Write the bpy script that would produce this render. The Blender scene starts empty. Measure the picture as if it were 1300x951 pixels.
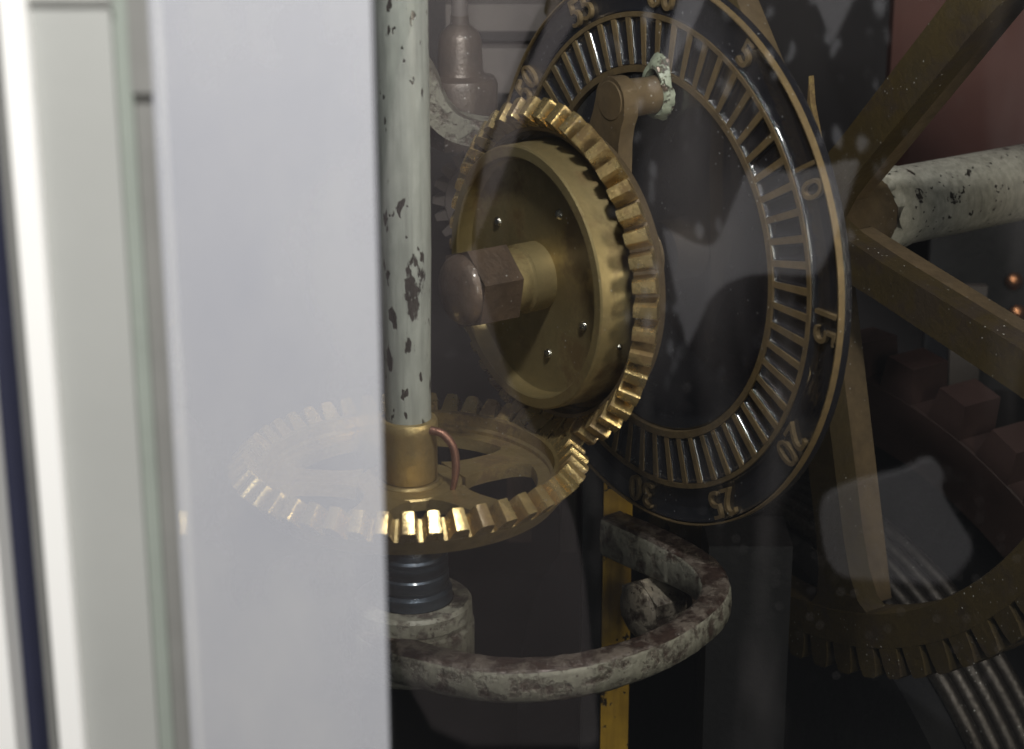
import bpy, bmesh, math, random
from math import sin, cos, pi, radians
from mathutils import Vector, Matrix
random.seed(7)
S = bpy.context.scene
COL = S.collection

# ------------------------------------------------------------ camera, world, lamps, exposure
A = 0.9798                                   # yaw of the horizontal arbor
AX = Vector((sin(A), cos(A), 0)); U = Vector((cos(A), -sin(A), 0)); Z = Vector((0, 0, 1))
cd = bpy.data.cameras.new('camera'); cam = bpy.data.objects.new('camera', cd); COL.objects.link(cam)
cam.location = (0.0592, -1.0945, 0.3365)
cam.rotation_euler = (pi / 2 - 0.3343, 0, 0)
cam.rotation_euler.rotate_axis('Z', -0.0016)
cd.lens = 72; cd.sensor_width = 36; cd.clip_start = 0.02; cd.clip_end = 50
cd.dof.use_dof = True; cd.dof.focus_distance = 1.24; cd.dof.aperture_fstop = 9.5
S.camera = cam
w = bpy.data.worlds.new('World'); S.world = w; w.use_nodes = True
bg = w.node_tree.nodes['Background']; bg.inputs[0].default_value = (0.92, 0.94, 1.0, 1); bg.inputs[1].default_value = 0.03
S.view_settings.view_transform = 'Standard'; S.view_settings.look = 'None'
S.view_settings.gamma = 1; S.view_settings.use_curve_mapping = False
S.view_settings.exposure = 0
S.render.engine = 'CYCLES'

def lamp(name, kind, loc, target, energy, color, size=.2, sy=None):
    l = bpy.data.lights.new(name, kind); o = bpy.data.objects.new(name, l); COL.objects.link(o)
    l.energy = energy; l.color = color; o.location = loc
    if kind == 'AREA':
        l.shape = 'RECTANGLE' if sy else 'DISK'; l.size = size
        if sy: l.size_y = sy
    else: l.shadow_soft_size = size
    d = Vector(target) - Vector(loc); o.rotation_euler = d.to_track_quat('-Z', 'Y').to_euler()
    return o
lamp('key_lamp', 'POINT', (.04, -1.0, .98), (0, 0, 0), 62, (1, .98, .95), .055)
lamp('side_lamp', 'AREA', (.42, -1.28, .30), (.10, .08, -.02), 4.0, (1, .96, .90), .22, .40)
lamp('added_case_fill', 'AREA', (.13, -.37, .56), (.08, .08, -.04), 4.6, (1, .97, .92), .07)  # added inside the case, out of view, to brighten the mechanism
lamp('added_side_fill', 'AREA', (.46, -.38, .12), (.08, .06, 0), 1.5, (1, .90, .72), .08, .14)  # added inside at the right, out of view, for the drum highlight

# ------------------------------------------------------------ materials
def N(nt, t, **k):
    n = nt.nodes.new(t)
    for a, b in k.items(): setattr(n, a, b)
    return n
def new_mat(name):
    m = bpy.data.materials.new(name); m.use_nodes = True
    nt = m.node_tree; p = nt.nodes['Principled BSDF']
    return m, nt, p
def pos(nt, scale=(1, 1, 1)):
    g = N(nt, 'ShaderNodeNewGeometry'); mp = N(nt, 'ShaderNodeMapping')
    mp.inputs['Scale'].default_value = scale
    nt.links.new(g.outputs['Position'], mp.inputs[0]); return mp.outputs[0]
def noise(nt, v, scale, detail=5, rough=.6):
    n = N(nt, 'ShaderNodeTexNoise'); n.inputs['Scale'].default_value = scale
    n.inputs['Detail'].default_value = detail; n.inputs['Roughness'].default_value = rough
    nt.links.new(v, n.inputs['Vector']); return n.outputs['Fac']
def ramp(nt, f, a, b, ca=(0, 0, 0, 1), cb=(1, 1, 1, 1)):
    r = N(nt, 'ShaderNodeValToRGB'); e = r.color_ramp.elements
    e[0].position = a; e[1].position = b; e[0].color = ca; e[1].color = cb
    nt.links.new(f, r.inputs[0]); return r.outputs[0]
def mix(nt, f, a, b):
    m = N(nt, 'ShaderNodeMix', data_type='RGBA')
    for s, x in ((m.inputs[0], f), (m.inputs[6], a), (m.inputs[7], b)):
        if hasattr(x, 'is_linked'): nt.links.new(x, s)
        else: s.default_value = x
    return m.outputs[2]
def bump(nt, p, h, strength, dist=.001):
    b = N(nt, 'ShaderNodeBump'); b.inputs['Strength'].default_value = strength; b.inputs['Distance'].default_value = dist
    nt.links.new(h, b.inputs['Height']); nt.links.new(b.outputs[0], p.inputs['Normal']); return b
def c4(c): return (*c, 1)

def dust(nt, v, col, tone=(.50, .49, .47), scale=210):
    vo = N(nt, 'ShaderNodeTexVoronoi'); vo.inputs['Scale'].default_value = scale; nt.links.new(v, vo.inputs['Vector'])
    sp = ramp(nt, vo.outputs['Distance'], .05, .14, (1, 1, 1, 1), (0, 0, 0, 1)); sm = ramp(nt, noise(nt, v, 24, 3), .47, .62)
    mu = N(nt, 'ShaderNodeMath', operation='MULTIPLY'); nt.links.new(sp, mu.inputs[0]); nt.links.new(sm, mu.inputs[1])
    return mix(nt, mu.outputs[0], col, c4(tone))

def metal(name, c1, c2, rough=(.28, .55), scale=60, b=.25, stretch=(1, 1, 1), metallic=1.0, dirt=None, coat=0):
    """aged metal: two tones, uneven gloss, pitted relief, patches of tarnish"""
    m, nt, p = new_mat(name); v = pos(nt, stretch)
    n1 = noise(nt, v, scale); n2 = noise(nt, v, scale * 5.5, 4); n3 = noise(nt, v, scale * .45, 6, .7)
    oi = N(nt, 'ShaderNodeObjectInfo')
    col = mix(nt, ramp(nt, n1, .35, .68), c4(c1), c4(c2))
    hs = N(nt, 'ShaderNodeHueSaturation'); mr = N(nt, 'ShaderNodeMapRange')
    mr.inputs[3].default_value = .82; mr.inputs[4].default_value = 1.14
    nt.links.new(oi.outputs['Random'], mr.inputs[0]); nt.links.new(mr.outputs[0], hs.inputs['Value']); nt.links.new(col, hs.inputs['Color'])
    col = hs.outputs[0]
    if dirt:
        f = ramp(nt, n3, .50, .60)
        col = mix(nt, f, col, c4(dirt))
        mm = N(nt, 'ShaderNodeMapRange'); mm.inputs[3].default_value = metallic; mm.inputs[4].default_value = metallic * .25
        nt.links.new(f, mm.inputs[0]); nt.links.new(mm.outputs[0], p.inputs['Metallic'])
    else: p.inputs['Metallic'].default_value = metallic
    nt.links.new(dust(nt, pos(nt), col), p.inputs['Base Color'])
    r = N(nt, 'ShaderNodeMapRange'); r.inputs[1].default_value = .3; r.inputs[2].default_value = .7
    r.inputs[3].default_value = rough[0]; r.inputs[4].default_value = rough[1]
    nt.links.new(n1, r.inputs[0]); nt.links.new(r.outputs[0], p.inputs['Roughness'])
    p.inputs['Coat Weight'].default_value = coat; p.inputs['Coat Roughness'].default_value = .12
    bs = N(nt, 'ShaderNodeMath', operation='MULTIPLY_ADD'); bs.inputs[1].default_value = 1.0
    nt.links.new(n1, bs.inputs[0]); nt.links.new(n2, bs.inputs[2])
    bump(nt, p, bs.outputs[0], b, .0016)
    return m

def paint(name, base, base2, under, thr=.60, scale=32, rough=.45, stretch=(1, 1, .45), b=.5, under_metal=.3, grad=None, soft=.015, fine=.67):
    """brushed old paint flaking off dark metal"""
    m, nt, p = new_mat(name); v = pos(nt, stretch)
    n1 = noise(nt, v, scale, 8, .62); n2 = noise(nt, v, scale * 3, 5); n3 = noise(nt, pos(nt, (1, 1, .06)), 260, 3)
    nf = n1
    if grad:                                   # more paint lost towards the foot
        sx = N(nt, 'ShaderNodeSeparateXYZ'); nt.links.new(pos(nt), sx.inputs[0])
        gm = N(nt, 'ShaderNodeMapRange'); gm.inputs[1].default_value = grad[0]; gm.inputs[2].default_value = grad[1]; gm.inputs[3].default_value = 0; gm.inputs[4].default_value = grad[2]
        nt.links.new(sx.outputs[2], gm.inputs[0]); ad = N(nt, 'ShaderNodeMath', operation='ADD')
        nt.links.new(n1, ad.inputs[0]); nt.links.new(gm.outputs[0], ad.inputs[1]); nf = ad.outputs[0]
    f = ramp(nt, nf, thr, thr + soft)
    sf = ramp(nt, noise(nt, v, scale * 4.2, 3, .5), fine, fine + .015); mxf = N(nt, 'ShaderNodeMath', operation='MAXIMUM')
    nt.links.new(f, mxf.inputs[0]); nt.links.new(sf, mxf.inputs[1]); f = mxf.outputs[0]
    pc = mix(nt, ramp(nt, n2, .3, .7), c4(base), c4(base2))
    pc = mix(nt, ramp(nt, n3, .45, .8), pc, c4([x * .78 for x in base2]))
    uc = mix(nt, ramp(nt, n2, .4, .7), c4(under), c4([x * .45 for x in under]))
    nt.links.new(mix(nt, f, pc, uc), p.inputs['Base Color'])
    mm = N(nt, 'ShaderNodeMath', operation='MULTIPLY'); mm.inputs[1].default_value = under_metal
    nt.links.new(f, mm.inputs[0]); nt.links.new(mm.outputs[0], p.inputs['Metallic'])
    r = N(nt, 'ShaderNodeMapRange'); r.inputs[3].default_value = rough; r.inputs[4].default_value = .3
    nt.links.new(f, r.inputs[0]); nt.links.new(r.outputs[0], p.inputs['Roughness'])
    h = N(nt, 'ShaderNodeMath', operation='SUBTRACT'); hm = N(nt, 'ShaderNodeMath', operation='MULTIPLY'); hm.inputs[1].default_value = .35
    nt.links.new(n2, hm.inputs[0]); nt.links.new(hm.outputs[0], h.inputs[0]); nt.links.new(f, h.inputs[1])
    bump(nt, p, h.outputs[0], b, .0012)
    return m

def plain(name, c, rough=.5, var=.12, scale=40, b=.1, coat=0, spec=.5):
    m, nt, p = new_mat(name); v = pos(nt)
    n = noise(nt, v, scale); n2 = noise(nt, v, scale * 6)
    nt.links.new(mix(nt, n, c4([x * (1 - var) for x in c]), c4([min(1, x * (1 + var)) for x in c])), p.inputs['Base Color'])
    p.inputs['Roughness'].default_value = rough; p.inputs['Coat Weight'].default_value = coat
    p.inputs['Specular IOR Level'].default_value = spec
    bump(nt, p, n2, b, .0008); return m

M = {}
M['brass'] = metal('old_brass', (.36, .272, .125), (.235, .17, .075), (.30, .5), 55, .22, metallic=.7, dirt=(.12, .08, .04))
M['tooth_brass'] = metal('tooth_brass', (.60, .455, .215), (.39, .28, .12), (.18, .40), 75, .22, metallic=.85, dirt=(.15, .10, .045))
M['drum_brass'] = metal('drum_brass', (.34, .268, .130), (.24, .185, .088), (.42, .58), 40, .12, metallic=.72, dirt=(.13, .085, .035), stretch=(1, 1, 1))
M['bronze'] = metal('brown_bronze', (.15, .108, .062), (.095, .068, .040), (.35, .55), 70, .2, metallic=.4)
M['dial_bronze'] = metal('dial_bronze', (.155, .108, .052), (.098, .068, .034), (.4, .6), 120, .3, metallic=.25)
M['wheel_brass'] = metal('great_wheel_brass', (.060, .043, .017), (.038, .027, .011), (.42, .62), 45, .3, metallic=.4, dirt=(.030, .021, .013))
M['enamel'] = None
m, nt, p = new_mat('black_wet_enamel'); v = pos(nt)
nt.links.new(dust(nt, v, (.010, .010, .013, 1), (.22, .22, .23), 190), p.inputs['Base Color']); p.inputs['Roughness'].default_value = .11
p.inputs['Coat Weight'].default_value = 1.0; p.inputs['Coat Roughness'].default_value = .06
bump(nt, p, noise(nt, v, 620, 3, .7), .55, .0012); M['enamel'] = m
M['pole'] = paint('grey_green_paint', (.265, .280, .262), (.185, .197, .184), (.045, .038, .035), .625, 42, stretch=(1, 1, .40), grad=(.05, -.07, .10), fine=.645)
M['bracket'] = paint('worn_grey_paint', (.205, .20, .165), (.135, .128, .105), (.085, .062, .052), .48, 95, .5, (1, 1, 1), .8, soft=.16)
M['flake'] = paint('flaked_green_paint', (.27, .30, .23), (.18, .20, .15), (.10, .07, .05), .52, 120, .4, (1, 1, 1), .9, soft=.06)
M['nut'] = paint('stained_nut_paint', (.24, .21, .165), (.17, .145, .115), (.07, .05, .04), .48, 70, .4, (1, 1, 1), .7, soft=.14)
M['bracket_top'] = paint('bare_brown_iron', (.13, .11, .095), (.085, .068, .058), (.05, .032, .027), .40, 85, .35, (1, 1, 1), .6, soft=.16)
M['rod'] = paint('cream_paint', (.42, .405, .35), (.28, .27, .23), (.04, .033, .028), .60, 60, .5, (1, 1, 1))
M['iron'] = metal('brown_iron', (.115, .080, .058), (.055, .038, .028), (.28, .5), 60, .3, metallic=.45, coat=.2)
M['steel'] = metal('dark_oily_steel', (.11, .11, .115), (.05, .05, .055), (.2, .42), 90, .4, metallic=.8, coat=.3)
M['blue_steel'] = metal('blued_steel', (.05, .065, .085), (.025, .03, .04), (.25, .4), 60, .2, (.3, .3, 6), .7, coat=.3)
M['yellow'] = paint('mustard_paint', (.36, .22, .025), (.27, .16, .02), (.03, .022, .015), .60, 40, .42, (1, 1, .8))
M['maroon'] = plain('maroon_paint', (.042, .025, .023), .45, .45, 30, .3)
M['red_panel'] = plain('red_brown_panel', (.066, .021, .015), .7, .4, 9, .1)
M['black'] = plain('black_iron', (.012, .012, .014), .45, .4, 30, .4)
M['wall'] = plain('dark_case_lining', (.020, .017, .018), .8, .3, 6, .1)
M['grey'] = plain('dull_grey_iron', (.075, .064, .060), .55, .2, 25, .3)
M['dim_bronze'] = metal('dim_bronze', (.065, .048, .038), (.04, .03, .025), (.35, .55), 70, .25, metallic=.3)
M['copper'] = metal('dull_copper', (.24, .12, .085), (.16, .08, .06), (.35, .5), 90, .3, metallic=.7)
M['copper_bright'] = metal('copper', (.60, .28, .14), (.45, .2, .1), (.3, .4), 50, .2)
M['cable'] = metal('steel_cable', (.075, .066, .06), (.032, .027, .024), (.28, .5), 300, .25, metallic=.75)
M['screw'] = metal('bright_screw', (.6, .58, .52), (.4, .38, .33), (.15, .3), 200, .3)
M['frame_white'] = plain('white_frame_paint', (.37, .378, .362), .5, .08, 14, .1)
M['frame_bright'] = plain('lit_white_paint', (.90, .90, .88), .35, .02, 12, .04)  # brighter than the face board: light caught by the bead put into its colour
M['gasket'] = plain('grey_green_gasket', (.26, .29, .26), .5, .15, 30, .1)
M['gasket_dark'] = plain('dark_gasket', (.20, .20, .19), .6, .2, 30, .1)
M['navy'] = plain('navy_gap', (.012, .014, .035), .6, .3, 30, .1)
# clear pane: straight-through glass with its mirror reflection
m, nt, p = new_mat('window_glass'); nt.nodes.remove(p); out = nt.nodes['Material Output']
t = N(nt, 'ShaderNodeBsdfTransparent'); t.inputs[0].default_value = (.96, .975, .97, 1)
g = N(nt, 'ShaderNodeBsdfGlossy'); g.inputs['Roughness'].default_value = .02
fr = N(nt, 'ShaderNodeFresnel'); fr.inputs[0].default_value = 1.75
mx = N(nt, 'ShaderNodeMixShader'); nt.links.new(fr.outputs[0], mx.inputs[0]); nt.links.new(t.outputs[0], mx.inputs[1]); nt.links.new(g.outputs[0], mx.inputs[2])
df = N(nt, 'ShaderNodeBsdfDiffuse'); df.inputs[0].default_value = (.75, .70, .70, 1)
sv = N(nt, 'ShaderNodeMapping'); sv.inputs['Rotation'].default_value = (0, radians(32), 0); sv.inputs['Scale'].default_value = (9, 1, 1.6)
nt.links.new(pos(nt), sv.inputs[0])
da = ramp(nt, noise(nt, sv.outputs[0], 2.3, 5, .55), .53, .80, (.0, .0, .0, 1), (.036, .036, .036, 1))
vo = N(nt, 'ShaderNodeTexVoronoi'); vo.inputs['Scale'].default_value = 230; nt.links.new(pos(nt), vo.inputs['Vector'])
ds = ramp(nt, vo.outputs['Distance'], .03, .09, (.25, .25, .25, 1), (0, 0, 0, 1))
dm_ = N(nt, 'ShaderNodeMath', operation='MULTIPLY'); nt.links.new(ds, dm_.inputs[0]); nt.links.new(ramp(nt, noise(nt, pos(nt), 14, 2), .5, .6), dm_.inputs[1])
dd = N(nt, 'ShaderNodeMath', operation='ADD'); nt.links.new(da, dd.inputs[0]); nt.links.new(dm_.outputs[0], dd.inputs[1])
mx2 = N(nt, 'ShaderNodeMixShader'); nt.links.new(dd.outputs[0], mx2.inputs[0]); nt.links.new(mx.outputs[0], mx2.inputs[1]); nt.links.new(df.outputs[0], mx2.inputs[2])
nt.links.new(mx2.outputs[0], out.inputs[0]); M['glass'] = m
# milky sheet put in for a pale reflection: mostly scattering, a little see-through
m, nt, p = new_mat('reflection_sheet'); nt.nodes.remove(p); out = nt.nodes['Material Output']
t = N(nt, 'ShaderNodeBsdfTransparent'); d = N(nt, 'ShaderNodeBsdfDiffuse')
v = pos(nt, (1, 1, .5)); nz = noise(nt, v, 13, 8, .68)
nt.links.new(mix(nt, ramp(nt, nz, .3, .75), (.80, .825, .91, 1), (.92, .93, .965, 1)), d.inputs[0])
mx = N(nt, 'ShaderNodeMixShader'); mr = N(nt, 'ShaderNodeMapRange'); mr.inputs[3].default_value = .245; mr.inputs[4].default_value = .30
nt.links.new(nz, mr.inputs[0]); nt.links.new(mr.outputs[0], mx.inputs[0])
nt.links.new(t.outputs[0], mx.inputs[1]); nt.links.new(d.outputs[0], mx.inputs[2]); nt.links.new(mx.outputs[0], out.inputs[0]); M['reflection_haze'] = m

# ------------------------------------------------------------ mesh helpers
def obj(name, bm, mat, parent=None, smooth=35, loc=None, rot=None, bevel=0):
    if bevel:
        bmesh.ops.bevel(bm, geom=[e for e in bm.edges if len(e.link_faces) == 2 and e.calc_face_angle(0) > .5], offset=bevel, segments=2, profile=.6, affect='EDGES')
    bmesh.ops.recalc_face_normals(bm, faces=bm.faces)
    me = bpy.data.meshes.new(name); bm.to_mesh(me); bm.free()
    if smooth:
        for q in me.polygons: q.use_smooth = True
        me.set_sharp_from_angle(angle=radians(smooth))
    me.materials.append(M[mat])
    return link(name, me, parent, loc, rot)
def link(name, me, parent=None, loc=None, rot=None):
    o = bpy.data.objects.new(name, me); COL.objects.link(o)
    if parent: o.parent = parent
    if loc is not None: o.location = loc
    if rot is not None: o.rotation_euler = rot
    return o
def tag(o, label, cat, group=None):
    o['label'] = label; o['category'] = cat
    if group: o['group'] = group
    return o
def struct(o): o['kind'] = 'structure'; return o
def thing(name, label, cat, loc=(0, 0, 0), rot=(0, 0, 0), group=None):
    return tag(link(name, None, None, loc, rot), label, cat, group)
def on_axis(name, label, cat, L, group=None, u=0, v=0):     # local x = U, y = up, z = along the arbor towards the apex
    return thing(name, label, cat, AX * L + U * u + Z * v, (pi / 2, 0, -A), group)

def lathe(prof, n=64, closed=False, bm=None, a0=0, a1=2 * pi):
    bm = bm or bmesh.new(); full = abs(a1 - a0 - 2 * pi) < 1e-6
    m = n if full else n + 1
    rings = [[bm.verts.new((r * cos(a0 + (a1 - a0) * k / n), r * sin(a0 + (a1 - a0) * k / n), z)) for k in range(m)] if r > 1e-7 else [bm.verts.new((0, 0, z))] for r, z in prof]
    pr = list(zip(rings, rings[1:])) + ([(rings[-1], rings[0])] if closed else [])
    for a, b in pr:
        for k in range(n):
            q = (k + 1) % m
            if len(a) == 1 and len(b) == 1: continue
            if len(a) == 1: bm.faces.new((a[0], b[k], b[q]))
            elif len(b) == 1: bm.faces.new((a[k], a[q], b[0]))
            else: bm.faces.new((a[k], a[q], b[q], b[k]))
    if not full and closed:
        bm.faces.new([r[0] for r in rings]); bm.faces.new([r[-1] for r in rings])
    return bm
def box(x0, x1, y0, y1, z0, z1, bm=None):
    bm = bm or bmesh.new()
    vs = [bm.verts.new((x, y, z)) for x in (x0, x1) for y in (y0, y1) for z in (z0, z1)]
    for f in ((0, 1, 3, 2), (4, 6, 7, 5), (0, 4, 5, 1), (2, 3, 7, 6), (0, 2, 6, 4), (1, 5, 7, 3)): bm.faces.new([vs[i] for i in f])
    return bm
def prism(pts, z0, z1, bm=None):
    bm = bm or bmesh.new(); n = len(pts)
    a = [bm.verts.new((x, y, z0)) for x, y in pts]; b = [bm.verts.new((x, y, z1)) for x, y in pts]
    bm.faces.new(a); bm.faces.new(b)
    for k in range(n): bm.faces.new((a[k], a[(k + 1) % n], b[(k + 1) % n], b[k]))
    return bm
def catmull(P, n=8):
    P = [Vector(p) for p in P]; out = []
    for i in range(len(P) - 1):
        a = P[max(i - 1, 0)]; b = P[i]; c = P[i + 1]; d = P[min(i + 2, len(P) - 1)]
        for k in range(n):
            t = k / n
            out.append(.5 * ((2 * b) + (c - a) * t + (2 * a - 5 * b + 4 * c - d) * t * t + (3 * b - a - 3 * c + d) * t ** 3))
    out.append(P[-1]); return out
def tube(path, rad, n=12, bm=None, cap=True):
    bm = bm or bmesh.new(); rings = []
    for i, p in enumerate(path):
        t = (path[min(i + 1, len(path) - 1)] - path[max(i - 1, 0)]).normalized()
        ref = Vector((0, 0, 1)) if abs(t.z) < .9 else Vector((1, 0, 0))
        a = t.cross(ref).normalized(); b = a.cross(t); r = rad(i / (len(path) - 1)) if callable(rad) else rad
        rings.append([bm.verts.new(p + a * r * cos(2 * pi * k / n) + b * r * sin(2 * pi * k / n)) for k in range(n)])
    for x, y in zip(rings, rings[1:]):
        for k in range(n): bm.faces.new((x[k], x[(k + 1) % n], y[(k + 1) % n], y[k]))
    if cap: bm.faces.new(rings[0]); bm.faces.new(rings[-1])
    return bm
def ellipse_pts(r, n): return [(r * cos(2 * pi * k / n), r * sin(2 * pi * k / n)) for k in range(n)]

# ------------------------------------------------------------ setting: case lining and base
struct(obj('back_wall', box(-1.0, 1.5, .95, .98, -.75, .9), 'wall'))
struct(obj('ground', box(-1.0, 1.5, -.38, .945, -.62, -.60), 'wall'))

# ------------------------------------------------------------ mitre wheels
R = .1; NT = 44; FACE = .092
def gear_pt(r, n, k):            # pitch-cone point: n along the outward normal, k = share of the way to the apex
    r0 = r + n * .7071; z0 = n * .7071
    return (r0 * (1 - k), .1 + (z0 - .1) * (1 - k))
def tooth_mesh(name, mat):
    prof = [(-.0062, -.0095), (-.0057, -.0078), (-.0051, -.0045), (-.0047, -.0005), (-.0041, .0026), (-.0033, .0044), (0, .0048)]
    prof = prof + [(-a, b) for a, b in reversed(prof[:-1])]
    bm = bmesh.new(); rings = []
    for k in (0, FACE * .5, FACE):
        ring = []
        for t, n in prof:
            rr, zz = gear_pt(R, n, k)
            ring.append(bm.verts.new((rr, t * (1 - k), zz)))
        rings.append(ring)
    bm.faces.new(rings[0]); bm.faces.new(rings[-1]); m = len(prof)
    for a, b in zip(rings, rings[1:]):
        for k in range(m): bm.faces.new((a[k], a[(k + 1) % m], b[(k + 1) % m], b[k]))
    bmesh.ops.bevel(bm, geom=[e for e in bm.edges if len(e.link_faces) == 2 and e.calc_face_angle(0) > 1.2], offset=.0005, segments=1, affect='EDGES')
    bmesh.ops.recalc_face_normals(bm, faces=bm.faces)
    me = bpy.data.meshes.new(name); bm.to_mesh(me); bm.free()
    for q in me.polygons: q.use_smooth = True
    me.set_sharp_from_angle(angle=radians(32)); me.materials.append(M[mat]); return me
def mitre(root, phase, spokes, sp_phase, bore, rim_mat='brass'):
    hx, hz = gear_pt(R, -.0078, 0); tx, tz = gear_pt(R, -.0078, FACE)
    prof = [(hx, hz), (tx, tz), (tx - .0022, tz - .001), (tx - .0026, -.0035), (tx - .0042, -.0050), (tx - .0042, -.0165), (hx - .0085, -.0165), (hx - .0015, hz - .0022)]
    rim = obj('rim', lathe(prof, 144, True), rim_mat, root)
    tm = tooth_mesh('tooth', 'tooth_brass')
    for k in range(NT):
        o = link('tooth', tm, root, rot=(0, 0, 2 * pi * k / NT + phase))
    obj('web_ring', lathe([(.0735, -.0150), (.0740, -.0078), (.0838, -.0070), (.0838, -.0160)], 120, True), rim_mat, root)
    obj('web_disc', lathe([(bore, -.0146), (bore, -.0080), (.0295, -.0080), (.0305, -.0090), (.0305, -.0146)], 72, True), rim_mat, root)
    for k in range(spokes):
        a = 2 * pi * k / spokes + sp_phase
        pts = [(.029, -.0145), (.036, -.0112), (.046, -.0100), (.062, -.0108), (.069, -.0135), (.0738, -.0205), (.0738, .0205), (.069, .0135), (.062, .0108), (.046, .0100), (.036, .0112), (.029, .0145)]
        obj('spoke', prism(pts, -.0155, -.0075), rim_mat, root, rot=(0, 0, a), bevel=.0012)
    return rim

h = thing('mitre_wheel', 'horizontal toothed brass wheel around the foot of the painted upright pole', 'gear', (0, 0, -R))
mitre(h, pi / NT * .6, 5, radians(31), .016)
obj('hub', lathe([(.0115, -.020), (.0185, -.020), (.0195, -.018), (.0195, -.0075), (.018, -.0062), (.0115, -.0062)], 48, True), 'brass', h)

v = on_axis('mitre_wheel', 'upright toothed brass wheel with a round drum and hexagonal bolt at its centre', 'gear', R)
mitre(v, pi / NT * .3, 5, radians(100), .018, 'bronze')
dr = obj('drum', lathe([(0, .0110), (.066, .0110), (.0688, .0120), (.0700, .0140), (.0702, .0205), (.0710, .0215), (.0765, .0215), (.0775, .0205), (.0778, -.004), (.0785, -.0055), (.0785, -.0068), (0, -.0068)], 128), 'drum_brass', v)
for an, rr in ((62, .047), (-22, .05), (-75, .046), (150, .047)):
    sc = lathe([(0, .0022), (.0018, .0020), (.0028, .0012), (.0032, 0)], 20)
    obj('screw', sc, 'screw', dr, loc=(rr * cos(radians(an)), rr * sin(radians(an)), .0109))
obj('screw', lathe([(0, .0012), (.0014, .001), (.002, 0)], 14), 'screw', dr, loc=(.0778 * cos(-.32), .0778 * sin(-.32), .006), rot=(0, pi / 2, -.32))
hb = obj('hub', lathe([(.0, .0355), (.0165, .0355), (.0185, .034), (.0185, .0255), (.0195, .0245), (.0203, .024), (.0203, .0068), (0, .0068)], 56), 'drum_brass', v)
hexp = [(.0242 * cos(pi / 3 * k + .32), .0242 * sin(pi / 3 * k + .32)) for k in range(6)]
hx = obj('hex_bolt', prism(hexp, .0357, .0620), 'iron', v, bevel=.0009)
obj('bolt_end', lathe([(.0206, .0621), (.0200, .0650), (.0175, .0680), (.010, .0702), (0, .0708)], 40), 'iron', hx)

# ------------------------------------------------------------ upright pole
pl = thing('pole', 'upright pole in chipped grey-green paint with a brass collar at its foot', 'pole', (0, 0, -.0715))
bm = lathe([(.0132, -.006), (.0132, .02), (.0138, .06), (.0146, .10), (.0149, .16), (.0149, .50)], 48)
obj('painted_shaft', bm, 'pole', pl)
co = obj('collar', lathe([(.0100, -.0345), (.0158, -.0345), (.0164, -.0335), (.0164, -.006), (.0168, -.0045), (.0168, .0005), (.0160, .0018), (.0134, .0022)], 56, True), 'brass', pl)
obj('cotter_pin', tube(catmull([(.0130, -.010, -.002), (.0200, -.012, -.0035), (.0255, -.0135, -.010), (.0272, -.014, -.019), (.0268, -.0145, -.029), (.0245, -.015, -.040)], 8), lambda t: .0024 - .0012 * max(0, t - .7) / .3, 12), 'copper', co)
obj('lower_shaft', lathe([(.0112, -.034), (.0112, -.060), (.0118, -.070), (.0118, -.090)], 40), 'steel', pl)

# ------------------------------------------------------------ footstep bearing and the curved bracket
b = thing('curved_bracket', 'curved iron bracket in worn grey paint looping from the pole foot to the mustard post', 'bracket', (0, 0, -.2))
boss = obj('bearing_boss', lathe([(0, .0135), (.024, .0135), (.025, .0185), (.0335, .0185), (.0355, .0165), (.0358, .008), (.0345, .0065), (.0345, .0045), (.0368, .003), (.0368, -.022), (.035, -.0245), (0, -.0245)], 56), 'bracket', b)
obj('bearing_ring', lathe([(.0118, .0485), (.0205, .0485), (.0218, .047), (.0218, .039), (.0212, .038), (.0212, .0365), (.0222, .0355), (.0222, .029), (.0215, .028), (.0215, .0265), (.0238, .025), (.0242, .0185), (.0118, .0185)], 56, True), 'blue_steel', b)
path = catmull([(-.030, -.002, 0), (-.017, -.030, 0), (.014, -.052, 0), (.055, -.066, 0), (.0985, -.059, 0), (.139, -.034, 0), (.168, .000, 0), (.182, .032, .001), (.178, .064, .003), (.161, .092, .004), (.142, .114, .005), (.124, .135, .005)], 10)
bm = bmesh.new(); rings = []; tops = []
for i, p in enumerate(path):
    t = (path[min(i + 1, len(path) - 1)] - path[max(i - 1, 0)]); t.z = 0; t.normalize(); s = Vector((t.y, -t.x, 0))
    f = i / (len(path) - 1); wd = .0098 + .0012 * sin(f * 9); top = .0085; bot = -.0125 - .0065 * min(1, max(0, f - .66) / .2)
    jig = .00025
    sec = [(-wd, top - .0042), (-wd + .0009, top - .0016), (-wd + .0034, top), (wd - .0034, top), (wd - .0009, top - .0016), (wd, top - .0042), (wd + .0008, -.003), (wd, bot + .003), (wd - .003, bot), (-wd + .003, bot), (-wd, bot + .003)]
    rings.append([bm.verts.new(p + s * (x + random.uniform(-jig, jig)) + Vector((0, 0, z + random.uniform(-jig, jig)))) for x, z in sec])
for x, y in zip(rings, rings[1:]):
    m_ = len(x)
    for k in range(m_): bm.faces.new((x[k], x[(k + 1) % m_], y[(k + 1) % m_], y[k]))
bm.faces.new(rings[0]); bm.faces.new(rings[-1])
arm = obj('curved_arm', bm, 'bracket', b, 50)
arm.data.materials.append(M['bracket_top'])
for q in arm.data.polygons:
    if q.normal.z > .55: q.material_index = 1

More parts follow.
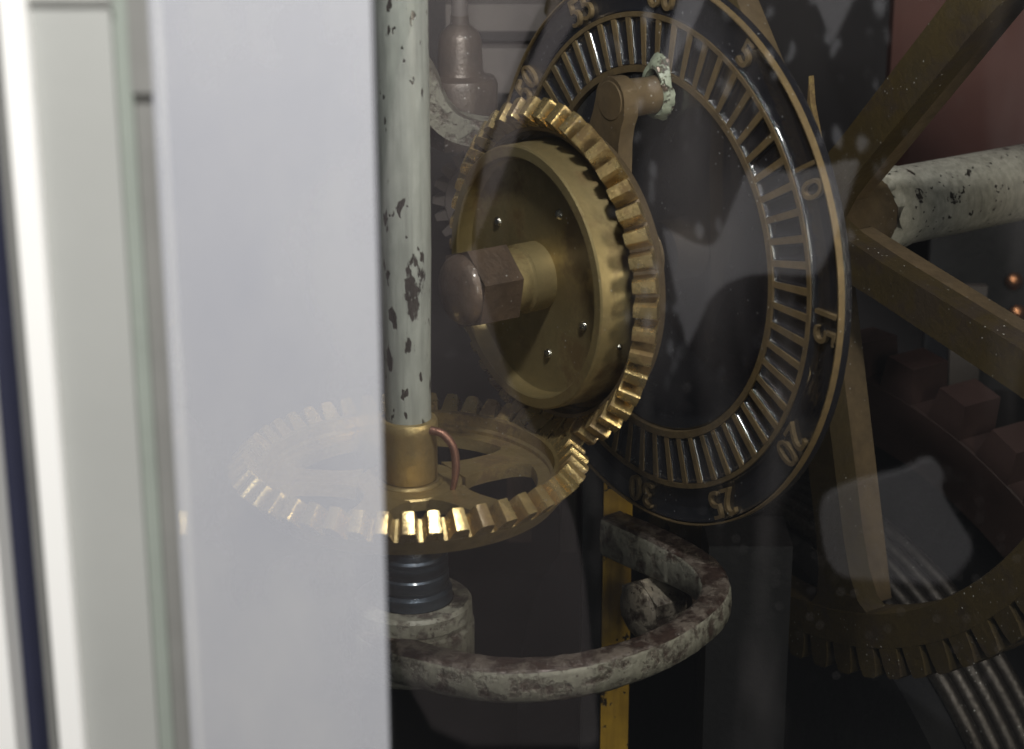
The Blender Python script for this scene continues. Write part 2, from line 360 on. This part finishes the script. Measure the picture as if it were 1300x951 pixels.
# ------------------------------------------------------------ mustard post with its big nut
po = thing('post', 'mustard painted iron post standing behind the curved bracket', 'post', (.128, .165, -.6))
obj('shaft', box(-.0085, .0105, -.012, .012, 0, .62), 'yellow', po, bevel=.0012)
obj('shaded_side', box(-.022, -.0088, -.006, .020, 0, .62), 'black', po, bevel=.001)  # left side of the post, its shadow put in as black
obj('foot', box(-.04, .04, -.03, .04, -.0, .03), 'black', po, bevel=.003)
nu = thing('hex_nut', 'big hexagonal iron nut in worn grey paint framed by the bracket loop', 'nut', (.160, .106, -.236), (pi / 2, 0, -A))
obj('nut_head', prism([(.0215 * cos(pi / 3 * k + .50), .0215 * sin(pi / 3 * k + .50)) for k in range(6)], 0, .024), 'nut', nu, bevel=.0022)
obj('chamfered_end', lathe([(.0182, .0241), (.0172, .0262), (.013, .0285), (.006, .0296), (0, .0298)], 40), 'nut', nu)
obj('washer', lathe([(0, 0), (.026, 0), (.026, -.004), (0, -.004)], 32), 'iron', nu)

tag(obj('column', box(-.055, .0, 0, .05, -.35, .06), 'black', None, loc=(.243, .135, -.27), bevel=.002), 'dark iron column standing between the bracket loop and the spoked wheel rim', 'column')

# ------------------------------------------------------------ setting dial
RD = .1695
d = on_axis('setting_dial', 'black minute dial with raised bronze numerals and a ladder of minute bars', 'dial', .1715)
d.rotation_euler.rotate_axis('Z', radians(-1.5))
obj('disc', lathe([(0, -.0015), (.1075, -.0015), (.1095, -.003), (.168, -.003), (.1682, -.004), (.1682, -.0078), (0, -.0078)], 160), 'enamel', d)
def ring(name, r0, r1, z0, z1, mat='dial_bronze'):
    e = .0005
    return obj(name, lathe([(r0, z0), (r0 + e, z1), (r1 - e, z1), (r1, z0)], 180, True), mat, d)
ring('inner_ring', .1088, .1138, -.0035, .0008)
ring('middle_ring', .1412, .1450, -.0035, .0008)
ring('rim', .1662, .1680, -.0035, .0010)
bar = prism([(.1136, -.0018), (.1136, .0018), (.1414, .0021), (.1414, -.0021)], -.0035, .0006)
bo = obj('minute_bar', bar, 'dial_bronze', d, bevel=.0003); bme = bo.data
RHO = .0030
def fillet_line(w):                       # positions across a width w with a rounded paint fillet at both ends
    th = [80, 66, 52, 38, 24, 10]
    e = [(RHO * (1 - sin(radians(t))), RHO * (1 - cos(radians(t)))) for t in th]
    return [(x - w / 2, q) for x, q in e] + [(0, 0)] + [(w / 2 - x, q) for x, q in reversed(e)]
bm = bmesh.new(); g = []
for x, hx_ in fillet_line(.0272):
    row = []; rr = .1275 + x
    for y, hy_ in fillet_line(rr * radians(6) - .0036):
        an = radians(3) + y / rr
        row.append(bm.verts.new((rr * cos(an), rr * sin(an), -.0024 + max(hx_, hy_))))
    g.append(row)
for i in range(len(g) - 1):
    for j in range(len(g[0]) - 1): bm.faces.new((g[i][j], g[i + 1][j], g[i + 1][j + 1], g[i][j + 1]))
ce = obj('enamel_cell', bm, 'enamel', d, 80); cme = ce.data
for k in range(60):
    a = 2 * pi * k / 60
    if k:
        link('minute_bar', bme, d, rot=(0, 0, a)); link('enamel_cell', cme, d, rot=(0, 0, a))
bm = lathe([(.1552 + x, -.0024 + q) for x, q in fillet_line(.0206)], 160)
obj('numeral_track', bm, 'enamel', d)
def text_mesh(s, size, ext):
    c = bpy.data.curves.new('numeral', 'FONT'); c.body = s; c.size = size; c.extrude = ext; c.align_x = 'CENTER'; c.align_y = 'CENTER'
    c.resolution_u = 4; c.space_character = 1.06
    o = bpy.data.objects.new('numeral', c); COL.objects.link(o)
    dg = bpy.context.evaluated_depsgraph_get(); me = bpy.data.meshes.new_from_object(o.evaluated_get(dg))
    bpy.data.objects.remove(o); me.materials.clear(); me.materials.append(M['dial_bronze']); return me
for k in range(12):
    s = '60' if k == 0 else str(5 * k); an = pi / 2 - k * pi / 6
    link('numeral', text_mesh(s, .0245, .0020), d, loc=(.1551 * cos(an), .1551 * sin(an), -.0016), rot=(0, 0, an - pi / 2))

# driving arm between wheel and dial
ar = on_axis('driving_arm', 'brown bronze arm behind the upright gear ending in a pin with flaked pale paint', 'arm', .138)
wp = [(-.034, -.02), (-.026, .05), (-.0085, .090)] + [(.008 + .0138 * cos(t), .099 + .0138 * sin(t)) for t in [radians(180 - 15 * k) for k in range(13)]] + [(.0215, .091), (.0185, .084), (.0168, .075), (.0168, .05), (.022, -.02)]
obj('web', prism(wp, -.006, .004), 'bronze', ar)
obj('arm_hub', lathe([(0, .012), (.018, .012), (.019, .010), (.019, -.03), (0, -.03)], 48), 'bronze', ar)
pin = obj('pin', lathe([(0, .0045), (.0110, .0045), (.0122, .0035), (.0128, -.004), (.0112, -.010), (.0108, -.022), (.0112, -.0325), (0, -.0325)], 40), 'bronze', ar, loc=(.008, .099, 0))
bm = lathe([(.0112, -.0262), (.0126, -.0268), (.0140, -.0295), (.0150, -.0325), (.0112, -.0325)], 40, True)
for vv in bm.verts:
    if vv.co.y > .008: vv.co.y += (vv.co.y - .008) * 1.3
    if vv.co.z < -.0265: vv.co.x += random.uniform(-.0009, .0009); vv.co.y += random.uniform(-.0009, .0009); vv.co.z += random.uniform(-.0002, .0016)
obj('painted_collar', bm, 'flake', pin, 60)

# ------------------------------------------------------------ great wheel, arbor rod
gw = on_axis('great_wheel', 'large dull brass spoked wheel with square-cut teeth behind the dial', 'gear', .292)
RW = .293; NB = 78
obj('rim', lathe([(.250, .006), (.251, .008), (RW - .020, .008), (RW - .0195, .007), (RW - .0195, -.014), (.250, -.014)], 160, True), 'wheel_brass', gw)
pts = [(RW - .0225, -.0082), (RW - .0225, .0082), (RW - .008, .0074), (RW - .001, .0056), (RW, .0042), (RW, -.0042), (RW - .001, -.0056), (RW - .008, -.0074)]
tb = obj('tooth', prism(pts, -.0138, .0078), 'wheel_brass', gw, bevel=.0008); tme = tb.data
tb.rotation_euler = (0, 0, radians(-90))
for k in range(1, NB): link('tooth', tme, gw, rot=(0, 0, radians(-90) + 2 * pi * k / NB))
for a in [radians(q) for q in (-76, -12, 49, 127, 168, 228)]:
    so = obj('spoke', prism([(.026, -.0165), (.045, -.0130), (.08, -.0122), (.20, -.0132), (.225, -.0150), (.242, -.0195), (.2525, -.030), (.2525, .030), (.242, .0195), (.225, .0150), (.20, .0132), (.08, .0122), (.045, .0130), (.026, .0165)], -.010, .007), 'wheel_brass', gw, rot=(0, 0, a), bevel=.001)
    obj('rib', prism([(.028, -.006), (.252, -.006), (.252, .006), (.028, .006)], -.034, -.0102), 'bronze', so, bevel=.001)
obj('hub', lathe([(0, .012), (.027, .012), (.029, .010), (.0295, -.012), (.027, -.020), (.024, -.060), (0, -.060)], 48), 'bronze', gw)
rd = on_axis('arbor_rod', 'thick cream painted rod with a ragged paint edge beside the spoked wheel hub', 'rod', .36)
bm = bmesh.new(); n = 40; prof = [(.0215, .004), (.0258, .0035), (.0272, 0), (.0272, -.014), (.0262, -.017), (.0258, -.02), (.0256, -.40)]
bm = lathe(prof, n)
for vv in bm.verts:
    if vv.co.z > -.001: vv.co.z += .004 * sin(vv.co.x * 300) * cos(vv.co.y * 240)
obj('painted_sleeve', bm, 'rod', rd)
obj('bare_core', lathe([(0, .006), (.0214, .006), (.0214, -.41), (0, -.41)], 32), 'iron', rd)

bp = on_axis('pointed_blade', 'slim pointed brass blade rising behind the edge of the dial', 'blade', .25)
obj('blade', prism([(.0494, .1075), (.0520, .0920), (.0600, .0700), (.0620, .0560), (.0500, .0560), (.0488, .0800)], -.002, .002), 'brass', bp, bevel=.0005)
obj('blade_root', prism([(.030, .040), (.070, .036), (.064, .0565), (.048, .0565)], -.004, .0035), 'bronze', bp, bevel=.0008)

# maroon toothed wheel and rope drum behind
mw = on_axis('drum_wheel', 'dark maroon iron wheel with blocky teeth behind the spoked brass wheel', 'gear', .46, u=-.12, v=-.55)
obj('rim', lathe([(.338, .0), (.339, .006), (.384, .006), (.385, .005), (.385, -.03), (.338, -.03)], 200, True), 'maroon', mw)
tb = obj('tooth', prism([(.383, -.017), (.383, .017), (.411, .013), (.411, -.013)], -.03, .0055), 'maroon', mw, bevel=.0012); tme = tb.data
tb.rotation_euler = (0, 0, radians(60))
for k in range(1, 14): link('tooth', tme, mw, rot=(0, 0, radians(60) + k * 2 * pi / 48))
obj('web', lathe([(.0, -.012), (.3378, -.012), (.3378, -.024), (0, -.024)], 120, True), 'black', mw)
dm = on_axis('rope_drum', 'barrel wound with turns of dull steel cable behind the wheel rim', 'drum', .44, u=-.12, v=-.55)
obj('barrel', lathe([(0, -.004), (.288, -.004), (.288, .09), (0, .09)], 160), 'black', dm)
cm = None
for k in range(5):
    if cm is None:
        bm = bmesh.new(); nn = 160
        cm = obj('cable_turn', lathe([(.294 + .0070 * cos(2 * pi * q / 12), .0060 * sin(2 * pi * q / 12)) for q in range(12)], nn, True), 'cable', dm)
        cm.location = (0, 0, .004)
    else: link('cable_turn', cm.data, dm, (0, 0, .004 + .0138 * k))

# ------------------------------------------------------------ small things behind
bl = tag(obj('bracket_plate', box(-.03, .03, -.012, .012, -.004, .004), 'rod', None, loc=(.285, .27, -.272), rot=(0, radians(6), radians(-30)), bevel=.001), 'small plate with a pale worn edge beside the lower wheel spoke', 'plate')
wpz = tag(obj('grey_plate', prism([(-.026, -.04), (-.002, -.036), (.0, .05), (-.03, .05)], -.004, .004), 'grey', None, loc=(.452, .53, -.20), rot=(pi / 2, 0, 0), bevel=.002), 'pale grey plate showing below the sloping wheel spoke', 'plate')
for (x, y, zz, lb) in ((.4925, .60, -.168, 'upper of two copper rivet heads on the black plate behind the sloping spoke'), (.498, .60, -.197, 'lower copper rivet head on the black plate, just above the sloping spoke')):
    tag(obj('rivet', lathe([(0, .004), (.004, .0035), (.0075, .001), (.008, 0), (0, 0)], 20), 'copper_bright', None, loc=(x, y, zz), rot=(pi / 2, 0, 0)), lb, 'rivet', 'copper rivets behind the wheel')
tag(obj('rivet_plate', box(-.10, .12, 0, .01, -.07, .09), 'black', None, loc=(.52, .6075, -.2), bevel=.002), 'black plate carrying two copper rivets behind the wheel', 'plate')
tag(obj('red_panel', box(.386, .75, .66, .68, -.10, .35), 'red_panel', bevel=.003), 'red-brown painted panel behind the upper wheel spoke', 'panel')
# bell-shaped fitting, hooked bracket and rails at upper left
be = thing('bell_fitting', 'dark bronze bell-shaped fitting behind the painted pole', 'fitting', (.0245, .28, .03))
obj('bell', lathe([(0, .084), (.006, .084), (.0065, .078), (.0125, .073), (.0145, .068), (.0155, .047), (.0165, .0445), (.0235, .042), (.0255, .038), (.0255, .010), (0, .010)], 40), 'dim_bronze', be)
obj('stem', lathe([(0, .08), (.0055, .08), (.0055, .20), (0, .20)], 24), 'grey', be)
obj('nut', prism([(.021 * cos(pi / 3 * k), .021 * sin(pi / 3 * k)) for k in range(6)], -.006, .0098), 'dim_bronze', be, bevel=.001)
hk = catmull([(-.012, .2, .110), (.002, .2, .090), (.010, .2, .070), (.020, .2, .058), (.036, .2, .0525), (.060, .2, .050)], 8)
bm = bmesh.new(); rings = []
for i, p in enumerate(hk):
    t = (hk[min(i + 1, len(hk) - 1)] - hk[max(i - 1, 0)]).normalized(); s = Vector((t.z, 0, -t.x))
    rings.append([bm.verts.new(p + s * a + Vector((0, q, 0))) for a, q in ((-.0085, -.01), (.0085, -.01), (.0085, .01), (-.0085, .01))])
for x, y in zip(rings, rings[1:]):
    for k in range(4): bm.faces.new((x[k], x[(k + 1) % 4], y[(k + 1) % 4], y[k]))
bm.faces.new(rings[0]); bm.faces.new(rings[-1])
tag(obj('hooked_bracket', bm, 'bracket', None, 40, bevel=.001), 'grey-green painted hooked iron arm below the bell fitting', 'bracket')
ra = thing('frame_rail', 'dull grey-brown iron rails crossing behind the upright gear at the top', 'rail', (.065, .46, .05))
obj('upper_rail', box(-.055, .032, -.02, .02, .026, .046), 'grey', ra, bevel=.003)
obj('lower_rail', box(-.055, .030, -.014, .02, -.022, .012), 'grey', ra, bevel=.003)
obj('upright_bar', box(.034, .046, -.02, .02, -.40, .10), 'grey', ra, bevel=.002)
obj('side_bar', box(-.010, .010, .0, .03, -.40, -.024), 'iron', ra, bevel=.002)
sg = thing('small_iron_gear', 'small dark iron gear half hidden between the pole and the upright gear', 'gear', (.045, .24, -.005), (pi / 2, 0, -.3))
obj('disc', lathe([(0, .006), (.030, .006), (.031, .005), (.031, -.006), (0, -.006)], 48), 'grey', sg)
tb = obj('tooth', prism([(.0305, -.0035), (.0305, .0035), (.039, .0022), (.039, -.0022)], -.006, .006), 'grey', sg, bevel=.0004); tme = tb.data
for k in range(1, 20): link('tooth', tme, sg, rot=(0, 0, k * 2 * pi / 20))

# ------------------------------------------------------------ window: frame, sheet for the pale reflection, clear pane
fz0, fz1 = -.30, .55
fr = thing('window_frame', 'white painted window frame post with grey-green glazing strip', 'window frame', (0, -.45, 0))
obj('face_board', box(-.0918, -.0668, .0, .03, fz0, fz1), 'frame_white', fr, bevel=.001)
obj('bright_bead', prism([(-.1015, -.001), (-.1006, -.004), (-.0928, -.004), (-.0920, -.001), (-.0920, .03), (-.1015, .03)], fz0, fz1), 'frame_bright', fr, bevel=.0008)
obj('bead_edge', box(-.1062, -.1017, .004, .03, fz0, fz1), 'gasket_dark', fr)
obj('glazing_strip', box(-.0666, -.0618, .003, .03, fz0, fz1), 'gasket', fr)
obj('glazing_seal', box(-.0616, -.0555, .005, .03, fz0, fz1), 'gasket_dark', fr)
obj('seal_block', box(-.0618, -.0548, .002, .0048, 0.2072, fz1), 'gasket_dark', fr, bevel=.0006)
obj('corner_joint', box(-.0930, -.0655, -.0012, -.0002, 0.2357, 0.2374), 'gasket_dark', fr)
tag(obj('navy_strip', box(-.1165, -.1064, -.435, -.43, fz0, fz1), 'navy'), 'dark navy strip between the white frame and the wall', 'strip')  # solid strip in dark navy beside the frame
tag(obj('wall_edge', box(-.20, -.1168, -.452, -.43, fz0, fz1), 'frame_bright'), 'white wall edge beyond the dark navy strip', 'wall')
tag(obj('reflection_sheet', box(-.0553, .0152, -.4480, -.4465, fz0, fz1), 'reflection_haze', None, 0), 'hazy translucent sheet added as a pale grey reflection between the white frame and the painted pole', 'sheet')
tag(obj('glass_pane', box(-.0553, .45, -.440, -.436, fz0, fz1), 'glass', None, 0), 'clear window pane in front of the clockwork with faint reflections', 'glass')

# ------------------------------------------------------------ pale cloths added behind the viewer, shaped to make reflections in the pane
M['cutout'] = plain('pale_cutout', (.74, .72, .76), .9, .22, 14, .05)
M['cutout_dim'] = plain('grey_cutout', (.52, .46, .47), .9, .30, 9, .05)
cutouts = {
'A': [(0.198, -0.155), (0.223, -0.269), (0.236, -0.239), (0.242, -0.221), (0.257, -0.206), (0.276, -0.198), (0.298, -0.196), (0.321, -0.199), (0.343, -0.199), (0.357, -0.160), (0.375, -0.090), (0.310, -0.105), (0.275, -0.095), (0.265, -0.124), (0.255, -0.152), (0.245, -0.174), (0.226, -0.169), (0.207, -0.158)],
'B': [(0.351, -0.426), (0.384, -0.406), (0.436, -0.394), (0.457, -0.378), (0.473, -0.394), (0.469, -0.412), (0.488, -0.443), (0.510, -0.476), (0.482, -0.514), (0.428, -0.508), (0.368, -0.505)],
'D': [(0.210, 0.069), (0.236, 0.069), (0.201, -0.013), (0.191, -0.009)],
'E': [(0.321, 0.070), (0.368, 0.070), (0.345, 0.017)],
'F': [(0.093, 0.069), (0.139, 0.069), (0.094, -0.001), (0.066, -0.065), (0.023, -0.183), (0.001, -0.183), (0.023, -0.109), (0.052, -0.029)],
'G': [(-0.059, 0.069), (0.097, 0.069), (0.087, 0.013), (0.052, -0.043), (0.030, -0.109), (0.023, -0.183), (0.052, -0.299), (0.097, -0.394), (0.128, -0.476), (0.147, -0.701), (-0.075, -0.701)],
}
cutout_label = {'A': 'added pale pointed cloth mirrored in the pane over the dial centre', 'B': 'added pale rounded cloth mirrored in the pane above the cable turns',
    'D': 'added pale slanting cloth strip mirrored in the pane above the painted pin',
    'E': 'pale cloth point added to be mirrored in the pane beside the dial top', 'F': 'added grey slanting cloth mirrored as a smoky streak across the upright toothed wheel', 'G': 'grey cloth added and mirrored as a dim veil behind the painted pole'}
m, nt, p = new_mat('blotched_dark_cutout'); v = pos(nt, (1, 1, .55))
vo = N(nt, 'ShaderNodeTexVoronoi'); vo.inputs['Scale'].default_value = 55; vo.inputs['Randomness'].default_value = 1
nd = N(nt, 'ShaderNodeTexNoise'); nd.inputs['Scale'].default_value = 30; nt.links.new(v, nd.inputs['Vector'])
va = N(nt, 'ShaderNodeVectorMath', operation='MULTIPLY_ADD'); va.inputs[1].default_value = (.03, .03, .03)
nt.links.new(nd.outputs['Color'], va.inputs[0]); nt.links.new(v, va.inputs[2]); nt.links.new(va.outputs[0], vo.inputs['Vector'])
f1 = ramp(nt, vo.outputs['Distance'], .20, .32, (1, 1, 1, 1), (0, 0, 0, 1)); f2 = ramp(nt, noise(nt, v, 16, 3), .44, .54)
mu = N(nt, 'ShaderNodeMath', operation='MULTIPLY'); nt.links.new(f1, mu.inputs[0]); nt.links.new(f2, mu.inputs[1])
nt.links.new(mix(nt, mu.outputs[0], (.012, .012, .016, 1), (.75, .75, .80, 1)), p.inputs['Base Color']); p.inputs['Roughness'].default_value = .9
M['cutout_dark'] = m
tag(obj('reflection_cutout', prism([(.15, .09), (.41, .09), (.43, -.10), (.36, -.22), (.36, -.36), (.20, -.36), (.15, -.2)], 0, .006), 'cutout_dark', None, 30, loc=(0, -1.66, 0), rot=(pi / 2, 0, 0)), 'dark cloth with pale blotches, added for patterned clothing mirrored in the pane across the dial', 'cutout', 'cloths added behind the viewer for reflections')  # unseen flat shape added to mirror as patterned clothing
def rounded(pts):
    P = [Vector((x, y, 0)) for x, y in pts]; n = len(P); out = []
    for i in range(n):
        a, b, c = P[i - 1], P[i], P[(i + 1) % n]
        ang = (a - b).angle(c - b)
        t = .42 if ang > 1.5 else .06
        q0 = b + (a - b) * t; q1 = b + (c - b) * t
        out += [((1 - u) ** 2 * q0 + 2 * u * (1 - u) * b + u * u * q1).to_tuple()[:2] for u in (0, .25, .5, .75, 1)]
    return out
for k, pts in cutouts.items():
    pts = rounded(pts)
    dim = k in 'FG'
    tag(obj('reflection_cutout', prism(pts, 0, .006), 'cutout_dim' if dim else 'cutout', None, 30, loc=(0, -1.62 if dim else -1.6, 0), rot=(pi / 2, 0, 0)), cutout_label[k], 'cutout', 'cloths added behind the viewer for reflections')
